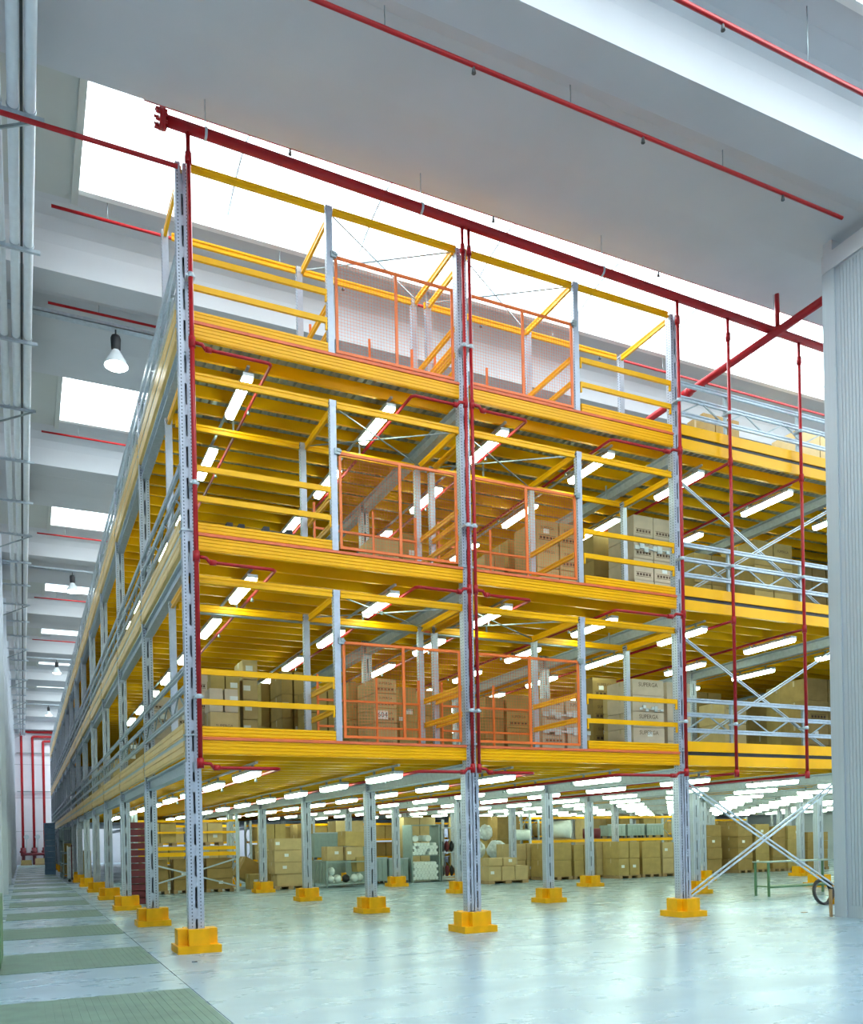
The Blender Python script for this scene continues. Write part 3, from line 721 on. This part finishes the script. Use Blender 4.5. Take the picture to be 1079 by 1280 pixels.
# middle deck
pstack(1, 2.8, 467, 500, 668, .9, 1, 1, 'card_b', 'printed load behind left gate' + MD_, txt=1., prt=1.)
pstack(1, 3.2, 503, 527, 666, .9, 1, 2, 'card_a', 'small load beside second column' + MD_)
pstack(1, 3.4, 606, 632, 692, .8, 2, 1, 'card_b', 'low load right of second column' + MD_)
pstack(1, 3.6, 635, 655, 674, .8, 1, 3, 'card_a', 'narrow stack behind right gate' + MD_)
pstack(1, 2.5, 671, 727, 648, 1., 2, 4, 'card_b', 'big stack behind right gate' + MD_, txt=.6, prt=.4)
pstack(1, 3.6, 742, 768, 668, 1., 1, 4, 'card_c', 'dark stack, right bay' + MD_, prt=.6)
_u = pstack(1, 2.3, 792, 842, 642, 1., 2, 5, 'card_d', 'wrapped stack left of third column' + MD_, txt=.4, prt=.8)
pstack(1, 3.4, 868, 912, 690, 1., 2, 3, 'card_a', 'stack behind first red drop' + MD_)
pstack(1, 2.6, 943, 991, 666, 1.2, 2, 4, 'card_a', 'square stack between red drops' + MD_, txt=.4)
pstack(1, 3.4, 998, 1050, 684, 1., 3, 3, 'card_c', 'stack beside the partition' + MD_)
# top deck
pstack(2, 2.3, 880, 925, 515, .6, 3, 1, 'card_c', 'low load behind rail' + TD_)
pstack(2, 2.6, 1001, 1050, 534, 1., 2, 3, 'card_b', 'stack beside the partition' + TD_)
# aisle side of the decks
for j, (lv, m, h, nz) in enumerate(((0, 'card_d', 1.75, 5), (1, 'card_d', 1.65, 4), (0, 'card_c', 1.3, 4), (1, 'card_b', 1.4, 4))):
    y = (6.6, 7.2, 12.2, 12.4)[j]
    stack(S[lv] + .001, .25, y, 1.1, 1.1, h, 2, nz, m, 'aisle load, %s bay, %s deck' % ('second' if j < 2 else 'third', DECKN[lv]), prt=.5, jit=.03)
for j in range(3, 9):
    for lv in range(3):
        stack(S[lv] + .001, .3, j*BY + 1.2, 1.2, 1.1, 1.2 + .25*((j + lv) % 3), 2, 3, ('card_b', 'card_d', 'card_a')[(j + lv) % 3], '', small=True)
# number plate and loose bits on the decks
_p = at_y(479, 893.5, _n[1] - .02)
t = thing('number_plate', 'white plate with black number 604 on the carton stack', 'sign', (_p.x, _n[1] - .006, _p.z))
MB().box(-.12, -.008, -.085, .12, .004, .085).build('plate', 'paper', t); put('digits', NUM, t.children[0], (0, -.010, 0))
_p = at_y(503, 898.5, _r[1] - .02)
tag(MB().box(-.06, -.006, -.04, .06, 0, .04).build('paper_label', 'paper', None, (_p.x, _r[1] - .002, _p.z)), 'small white paper label right of the number plate', 'label')
for k, (xa, xb, yt) in enumerate(((281, 307, 655), (327, 366, 660))):
    a, b = at_y(xa, yt, .45), at_y(xb, yt, .45)
    mb = MB().box(0, 0, 0, b.x - a.x, .4, a.z - S[1] - .08).box(.02, .05, a.z - S[1] - .08, .12, .3, a.z - S[1]).box((b.x - a.x) - .13, .05, a.z - S[1] - .08, (b.x - a.x) - .03, .3, a.z - S[1] - .0)
    tag(mb.build('black_tray', 'black', None, (a.x, .3, S[1] + .002)), 'black plastic tray on the middle deck edge, %s one' % ('left' if k == 0 else 'right'), 'tray', 'black trays')
def wrap(lv, Y, xl, xr, yt, yb, ds):
    a, b, c = at_y(xl, yt, Y), at_y(xr, yt, Y), at_y(xl, yb, Y)
    mb = MB(); n = 8
    for i in range(n): 
        x0, x1 = a.x + (b.x - a.x)*i/n, a.x + (b.x - a.x)*(i + 1)/n; z = a.z + .05*math.sin(i*1.7)
        mb.box(x0, Y - .02 - .012*(i % 2), c.z + .04*math.sin(i*2.3), x1, Y, z)
    tag(mb.build('stretch_film', 'film'), ds, 'film')
wrap(0, _w[1] - .003, 679, 738, 889, 895, 'upper strip of clear stretch film around the wrapped stack')
wrap(0, _w[1] - .003, 679, 738, 910, 916, 'lower strip of clear stretch film around the wrapped stack')
wrap(0, _v[1] - .003, 800, 829, 884, 887, 'film strip across the tall stack by the third column, lowest deck')
wrap(1, _u[1] - .003, 794, 838, 681, 686, 'film strip across the tall stack by the third column, middle deck')
# ------------------------------------------------------------------ ground floor goods
def rack(x0, x1, y, d, h, levels, desc, brace=True):
    t = thing('pallet_rack', desc, 'rack', (x0, y, 0)); L = x1 - x0
    um = MB().box(-.05, -.04, 0, .05, .04, h).mesh('upright', 'galv_light')
    for x in (0, L):
        for yy in (0, d): put('upright', um, t, (x, yy, 0))
        mb = MB(); n = 4
        for k in range(n): mb.bar((x, 0, h*k/n + .1), (x, d, h*(k + 1)/n), .02, .03) if k % 2 == 0 else mb.bar((x, d, h*k/n + .1), (x, 0, h*(k + 1)/n), .02, .03)
        mb.build('frame_brace', 'galv_light', t)
    for z, hh in levels:
        for yy in (-.04, d): MB().box(.05, yy, z - hh, L - .05, yy + .05, z).build('rack_beam', 'yellow', t)
    if brace:
        MB().bar((.05, .0, .2), (L - .05, .0, levels[0][0] - .25), .02, .05).build('cross_brace', 'galv_light', t)
        MB().bar((.05, .03, levels[0][0] - .25), (L - .05, .03, .2), .02, .05).build('cross_brace', 'galv_light', t)
    return t
rack(1.0, 4.4, 16.6, 1.1, 2.75, ((1.42, .13), (1.62, .12), (2.15, .07), (2.55, .07)), 'yellow-beamed pallet rack with crossed braces behind the corner column')
for k in range(3):
    stack(0, 1.1 + 1.12*k, 16.75, .95, .85, 1.2, 1, 3, 'card_c', 'dark load under yellow rack, %s from left' % ORD[k], jit=.03)
for k in range(2):
    stack(1.65, 1.25 + 1.6*k, 16.7, 1.1, .8, .8, 2, 2, ('card_a', 'card_b')[k], 'yellow rack shelf, %s load' % ('left' if k == 0 else 'right'))
def gp(xl, xr, yt, Y, d, nx, nz, m, desc, **kw): pstack(-1, Y, xl, xr, yt, d, nx, nz, m, desc, **kw)
carton(5.05, 17.5, 0, .75, .7, .55, 'card_a', 'brown taped carton standing right of the yellow rack', 'loose ground cartons')
carton(4.75, 18.3, .5, 1.3, .7, .8, 'card_c', 'dark brown carton leaning over behind the yellow rack', 'loose ground cartons', tilt=(0, .5, .1))
carton(5.75, 18.6, 1.05, .9, .7, .3, 'card_b', 'flat light brown carton on the leaning one', 'loose ground cartons', tilt=(0, -.15, 0))
gp(343, 383, 1048, 17.0, 1.0, 1, 4, 'card_b', 'pallet left of wire cage', jit=.10)
# wire cage with cartons and bundles
def cage(x0, x1, y, d, h, desc):
    t = thing('wire_cage', desc, 'cage', (x0, y, 0)); L = x1 - x0
    for x in (0, L - .05):
        for yy in (0, d): MB().box(x, yy, 0, x + .05, yy + .05, h).build('corner_post', 'grey_green', t)
    MB().box(0, 0, .12, L, d, .17).build('tray', 'grey_green', t)
    mb = MB(); n = 6
    for k in range(n): mb.box(-.01, d*k/n + .06, .17, .015, d*(k + .6)/n + .06, h - .05)
    mb.box(0, .04, h - .06, .05, d, h).box(L - .05, .04, h - .06, L, d, h); mb.build('side_panel', 'grey_green', t)
    MB().box(.05, 0, h - .06, L - .05, .05, h - .02).build('top_rail', 'grey_green', t)
cage(7.5, 9.05, 16.0, 1.5, .98, 'grey-green steel cage pallet holding white bundles')
carton(7.65, 16.3, .99, .62, .7, .52, 'card_b', 'light brown carton on the left of the cage', 'cage cartons')
carton(8.3, 16.15, 1.52, .95, .8, .55, 'card_a', 'brown taped carton tipped on top of the cage', 'cage cartons', tilt=(0, .04, .03))
carton(8.32, 16.12, .99, .66, .7, .5, 'card_b', 'light brown carton across the middle of the cage', 'cage cartons')
carton(8.72, 16.05, .55, .42, .6, .55, 'card_a', 'brown carton at the right end of the cage', 'cage cartons', tilt=(0, -.08, 0))
def blob(name, x, y, z, r, m, label, cat, group, sq=(1, 1, 1)):
    mb = MB(); nu, nv = 10, 6; base = 0
    rr = [[1 + RND.uniform(-.14, .14) for _ in range(nu)] for _ in range(nv + 1)]
    for j in range(nv + 1):
        ph = math.pi*j/nv
        for i in range(nu):
            t = 2*math.pi*i/nu; q = r*rr[j][i]
            mb.v.append((q*math.sin(ph)*math.cos(t)*sq[0], q*math.sin(ph)*math.sin(t)*sq[1], r*sq[2] + q*math.cos(ph)*sq[2]))
    for j in range(nv):
        for i in range(nu):
            a = j*nu + i; b = j*nu + (i + 1) % nu; mb.face([a, a + nu, b + nu, b], True)
    return tag(mb.build(name, m, None, (x, y, z)), label, cat, group)
for k, (x, z) in enumerate(((7.7, .17), (8.0, .17), (8.32, .17), (8.65, .17), (8.85, .2), (7.75, .45))):
    blob('film_bundle', x, 16.22, z, .15, 'roll' if k != 2 else 'black', '%s wrapped bundle in the steel cage, %s from the left' % ('white' if k != 2 else 'black', ORD[k] if k < 5 else 'upper one'), 'bundle', 'bundles in the cage')
# grey steel containers
def container(x, y, z, w_, d, h, desc):
    t = thing('steel_container', desc, 'container', (x, y, z))
    MB().box(0, 0, .12, w_, .03, h).box(0, d - .03, .12, w_, d, h).box(0, .03, .12, .03, d - .03, h).box(w_ - .03, .03, .12, w_, d - .03, h).box(0, 0, .1, w_, d, .12).build('body', 'grey_green', t)
    mb = MB()
    for k in range(int(w_/.18)): mb.box(.06 + k*.18, -.015, .16, .13 + k*.18, 0, h - .08)
    mb.build('ribs', 'grey_green', t)
    MB().box(-.02, -.02, h, w_ + .02, .04, h + .04).build('rim', 'galv', t)
    for x_ in (0, w_ - .1):
        for y_ in (0, d - .1): MB().box(x_, y_, 0, x_ + .1, y_ + .1, .1).build('foot', 'dark_grey', t)
container(9.2, 17.6, 0, 1.35, 1.0, 1.0, 'grey steel container right of the wire cage')
container(10.6, 17.5, 0, .82, 1.0, .95, 'grey steel container left of the roll rack')
container(8.6, 20.8, .95, 2.3, 1.2, 1.1, 'wide grey steel container stacked behind the wire cage')
container(8.6, 20.8, 0, 2.3, 1.2, .9, 'wide grey steel container under the stacked one')
# roll rack
RX0, RX1, RY = 11.5, 12.75, 17.3
t = thing('roll_rack', 'grey steel rack filled with white fabric rolls', 'rack', (RX0, RY, 0)); L = RX1 - RX0
for x in (0, L - .04): MB().box(x, 0, 0, x + .04, .9, 2.3).build('side_panel', 'grey_green', t)
for z in (.06, 1.06, 2.27): MB().box(.04, 0, z, L - .04, .9, z + .03).build('shelf', 'grey_green', t)
ROLLM = {}
def roll_mesh(r, L):
    return MB().tube([(0, 0, 0), (0, L, 0)], r, 12).tube([(0, -.004, 0), (0, 0, 0)], r*.28, 8).mesh('fabric_roll', 'roll')
k = 0
for sh, (zb, rows) in enumerate(((.09, 6), (1.09, 5))):
    for row in range(rows):
        r = .068 if not (sh == 1 and row == 4) else .13
        n = 8 if row % 2 == 0 else 7
        if r > .1: n = 2
        for i in range(n):
            if sh == 1 and (row, i) in ((0, 4), (1, 4), (3, 5), (2, 1)): continue
            x = RX0 + .04 + r + (0 if row % 2 == 0 else r) + i*(2*r + .004) + (.3*i if r > .1 else 0)
            zz = zb + r + row*r*1.74 if r < .1 else zb + .66
            tag(put('fabric_roll', cached(('roll', r), lambda: roll_mesh(r, .85)), None, (x, RY + RND.uniform(-.02, .02), zz)),
                'white roll on %s shelf of roll rack, %s row, %s from left' % ('lower' if sh == 0 else 'upper', LAY[row], ORD[i]), 'fabric roll', 'white rolls in the rack')
# shelf with dark bundles
t = thing('shelf_unit', 'grey shelf unit with dark bundles right of the roll rack', 'shelf', (12.9, 17.5, 0))
for x in (0, 1.0): MB().box(x, 0, 0, x + .04, .8, 2.2).build('side_panel', 'grey_green', t)
for z in (.15, 1.15, 2.15): MB().box(.04, 0, z, 1.0, .8, z + .03).build('shelf', 'galv_light', t)
for k in range(8):
    blob('dark_bundle', 13.09 + .215*(k % 4), 17.82, (.18 if k < 4 else 1.18) + .0, .115, ('dark_grey', 'maroon', 'black', 'dark_grey')[k % 4],
         'dark wrapped bundle on the %s shelf, %s from the left' % ('lower' if k < 4 else 'upper', ORD[k % 4]), 'bundle', 'dark bundles on the shelf', (.85, 1, 1.9))
# sacks
for k, (x, y, z, r) in enumerate(((14.5, 17.4, 0, .46), (15.55, 17.6, 0, .46), (14.5, 17.5, .86, .42), (15.5, 17.6, .86, .42), (14.95, 17.5, 1.62, .36))):
    blob('plastic_sack', x, y, z, r, 'film', 'translucent plastic sack in the heap behind the second column, %s' % ('front left', 'front right', 'middle left', 'middle right', 'topmost')[k], 'sack', 'plastic sacks', (1, .9, .9))
# long row of big cartons
_q = pstack(-1, 13.9, 611, 661, 1083, .9, 3, 1, 'card_b', 'low block left of carton row')
_t = at_y(632, 1072, _q[1]).z
stack(_q[3], _q[0] + .05, _q[1] + .03, (_q[2] - _q[0])*.7, .8, _t - _q[3], 2, 1, 'card_b', 'upper pair left of carton row', on_pallet=False)
ROW = ((637, 680, 1055, 15.8), (682, 716, 1055, 14.9), (718, 744, 1056, 14.7), (746, 772, 1052, 14.5), (774, 801, 1052, 14.0), (803, 827, 1052, 13.9), (829, 858, 1053, 13.7))
for k, (a, b, yt, Y) in enumerate(ROW):
    gp(a, b, yt, Y, 1.1, 1 if k % 2 else 2, 2, 'card_a' if k % 3 else 'card_b', 'big carton row, %s pallet from left' % ORD[k], jit=.03)
BLK = ((884, 903, 1031, 14.2), (905, 921, 1034, 14.0), (923, 942, 1032, 13.8), (945, 963, 1030, 13.6), (966, 983, 1034, 13.4), (985, 1006, 1032, 13.2), (1010, 1036, 1040, 13.0))
for k, (a, b, yt, Y) in enumerate(BLK):
    gp(a, b, yt, Y, 1.1, 1, 3 if k % 2 else 4, 'card_a' if k % 2 else 'card_c', 'tall block behind braces, %s from left' % ORD[k], jit=.03)
# goods behind the row
def big_roll(xc, zc, Y, r, L, m, label):
    o = MB().tube([(0, 0, 0), (-L*.75, L*.66, 0)], r, 20).tube([(.006, -.005, 0), (0, 0, 0)], r*.15, 10)
    tag(o.build('wrapped_roll', m, None, (xc, Y, zc)), label, 'roll', 'wrapped rolls')
_p = at_y(714, 1036, 19.25); big_roll(_p.x, max(_p.z, 2.01), 19.25, .42, .95, 'roll', 'large white wrapped roll lying behind the carton row')
_p = at_y(664, 1041, 19.25); big_roll(_p.x, 1.83, 19.25, .24, .8, 'roll', 'small white roll left of the large wrapped one')
_p = at_y(751, 1041, 19.25); big_roll(_p.x, 1.83, 19.25, .24, .8, 'maroon', 'dark red roll behind the carton row')
t = rack(18.2, 26.4, 19.2, .75, 2.75, ((1.56, .12), (2.62, .1)), 'long storage rack behind the carton row', False)
MB().box(0, 0, 1.56, 8.2, .95, 1.585).build('shelf_board', 'wood', t); MB().box(0, 0, 2.62, 8.2, .95, 2.64).build('shelf_board', 'wood', t)
for k in range(3): container(22.6 + 1.15*k, 19.3, 1.59, 1.0, .7, .62, 'pale steel bin on the long rack, %s from the left' % ORD[k])
BACK = ((330, 358, 1030, 22.5, 'card_a'), (372, 392, 1030, 24, 'card_c'), (420, 455, 1026, 25, 'card_b'), (505, 545, 1016, 24, 'card_b'), (575, 610, 1020, 23, 'card_a'), (622, 650, 1018, 24, 'card_c'),
        (735, 768, 1014, 24, 'card_b'), (775, 800, 1016, 23, 'card_c'), (805, 835, 1022, 22.5, 'card_a'))
for k, (a, b, yt, Y, m) in enumerate(BACK): gp(a, b, yt, Y, 1.2, 2, 5, m, 'background stack', small=True)
for k in range(7):
    rack(2.0 + 5.4*k, 6.8 + 5.4*k, 27.0, 1.1, 2.75, ((.9, .1), (1.8, .1), (2.6, .1)), 'far storage rack at the back of the ground floor, %s from the aisle' % ORD[k], False)
    for q in range(2):
        for sh in range(3): stack((0, .905, 1.805)[sh], 2.2 + 5.4*k + 2.3*q, 27.08, 2.1, .9, (.74, .72, .66)[sh], 3, 1, ('card_c', 'card_a', 'card_b')[(k + q + sh) % 3], '', small=True)
# green bench, hose and board by the partition
_a, _b = at_z(962, 1121, 0), at_z(1046, 1118, 0)
t = thing('work_bench', 'dark green steel bench with a low shelf by the partition', 'bench', (_a.x, _a.y, 0)); L, D, H = 2.6, .5, .93
for x in (0, L - .05):
    for y in (0, D - .05): MB().box(x, y, 0, x + .05, y + .05, H - .03).build('leg', 'green_paint', t)
MB().box(-.03, -.03, H - .03, L + .03, D + .03, H).build('top', 'grey_green', t)
MB().box(.05, .05, .24, L - .05, D - .05, .27).build('shelf', 'green_paint', t)
MB().box(.05, .0, .22, L - .05, .05, .27).build('rail', 'green_paint', t)
h = thing('hose_coil', 'black rubber hose coil on the floor by the partition', 'hose', at_z(1031, 1131, 0))
for k in range(3):
    pts = [(.28*math.cos(a*math.pi/10)*(1 - .06*k), .10*math.sin(a*math.pi/10) + .03*k, .30 + .27*math.sin(a*math.pi/10 + .25)) for a in range(21)]
    MB().tube(pts, .03, 7, False).build('coil', 'black', h)
tag(MB().box(0, 0, 0, .04, .05, .55).build('wooden_batten', 'wood', None, (12.03, -1.92, 0)), 'short wooden batten standing against the partition end', 'batten')
tag(MB().box(0, 0, 0, .13, .07, .012).build('paper_scrap', 'wood', None, at_z(1005, 1141, 0)), 'small scrap of cardboard on the floor near the partition', 'scrap')
tag(MB().box(0, 0, 0, .07, .05, .012).build('floor_scrap', 'dark_grey', None, at_z(241, 1203, 0)), 'tiny dark scrap on the floor before the corner column', 'scrap')
# aisle-side goods below the deck
t = thing('crate_stack', 'tall stack of dark blue plastic crates far down the aisle', 'crate stack', (-1.25, 45, 0))
for k in range(9): MB().box(.01*(k % 2), 0, .36*k, .62, .9, .36*k + .34).box(-.01, -.01, .36*k + .30, .65, .92, .36*k + .345).build('crate', 'blue_crate', t)
for k in range(2):
    t = thing('shelf_bay', 'grey-green boltless shelf bay with cartons at the aisle edge, %s from the front' % ORD[k], 'shelf', (-.55, 36.05 + 2.2*k, 0))
    for y in (0, 2.1):
        for x in (0, .6): MB().box(x, y, 0, x + .05, y + .05, 2.75).build('upright', 'grey_green', t)
    for z in (.2, .8, 1.4, 2.0, 2.7): MB().box(.0, .05, z, .65, 2.1, z + .04).build('shelf', 'grey_green', t)
    for z in range(3): stack((.242, .842, 1.442)[z], -.48, 36.2 + 2.2*k, .5, 1.8, .45, 1, 1, 'card_a', '', ny=3, small=True)
t = thing('wrapped_trolley', 'tall trolley wrapped in white film at the aisle edge', 'trolley', (-.55, 31.2, 0))
MB().box(0, 0, .14, 1.5, .9, .2).build('base', 'galv_dark', t)
for x in (.0, 1.45): MB().box(x, 0, .2, x + .05, .05, 1.75).build('upright', 'white_pipe', t)
MB().box(.06, .06, .2, .3, .8, 1.7).build('film_wrap', 'film', t); MB().box(.5, .2, .2, 1.1, .8, 1.5).build('load', 'card_b', t)
MB().tube([(.2, -.03, .1), (.2, -.03, 1.8)], .025, 8).build('pole', 'maroon', t)
for x in (.1, 1.4): MB().tube([(x, .1, .07), (x, .16, .07)], .07, 10).build('wheel', 'black', t)
t = thing('tray_stack', 'dark red stack of trays beside the third aisle column', 'tray stack', (.3, 12.2, 0))
for k in range(12): MB().box(0, 0, .2*k, .7, .6, .2*k + .17).build('tray', 'maroon', t)
t = thing('green_cabinet', 'green steel cabinet at the left wall edge of the picture', 'cabinet', (-2.95, -1.0, 0))
MB().box(0, 0, .08, .19, 1.6, 1.02).build('body', 'green_paint', t); MB().box(.02, .02, 0, .17, 1.58, .08).build('plinth', 'black', t)
for k in range(3):
    t = thing('far_pallet_load', 'low pallet load before the far wall, %s from the left' % ORD[k], 'load', (-2.7 + 1.25*k, 77.6, 0))
    MB().box(0, 0, 0, 1.0, .9, .14).build('pallet', 'wood', t); MB().box(.03, .03, .14, .97, .87, .5 + .15*k).build('load', ('card_a', 'card_b', 'film')[k], t)
me = bpy.data.meshes.new('carton_heap'); me.from_pydata(HEAP['v'], [], HEAP['f'])
for m in HM: me.materials.append(MATS[m])
me.polygons.foreach_set('material_index', HEAP['m']); me.update()
o = put('carton_heap', me, kind='stuff'); tag(o, 'many small brown cartons crowding the far racks and the distant aisle decks', 'cartons')
print('cartons', NCART[0], 'objects', len(bpy.data.objects))
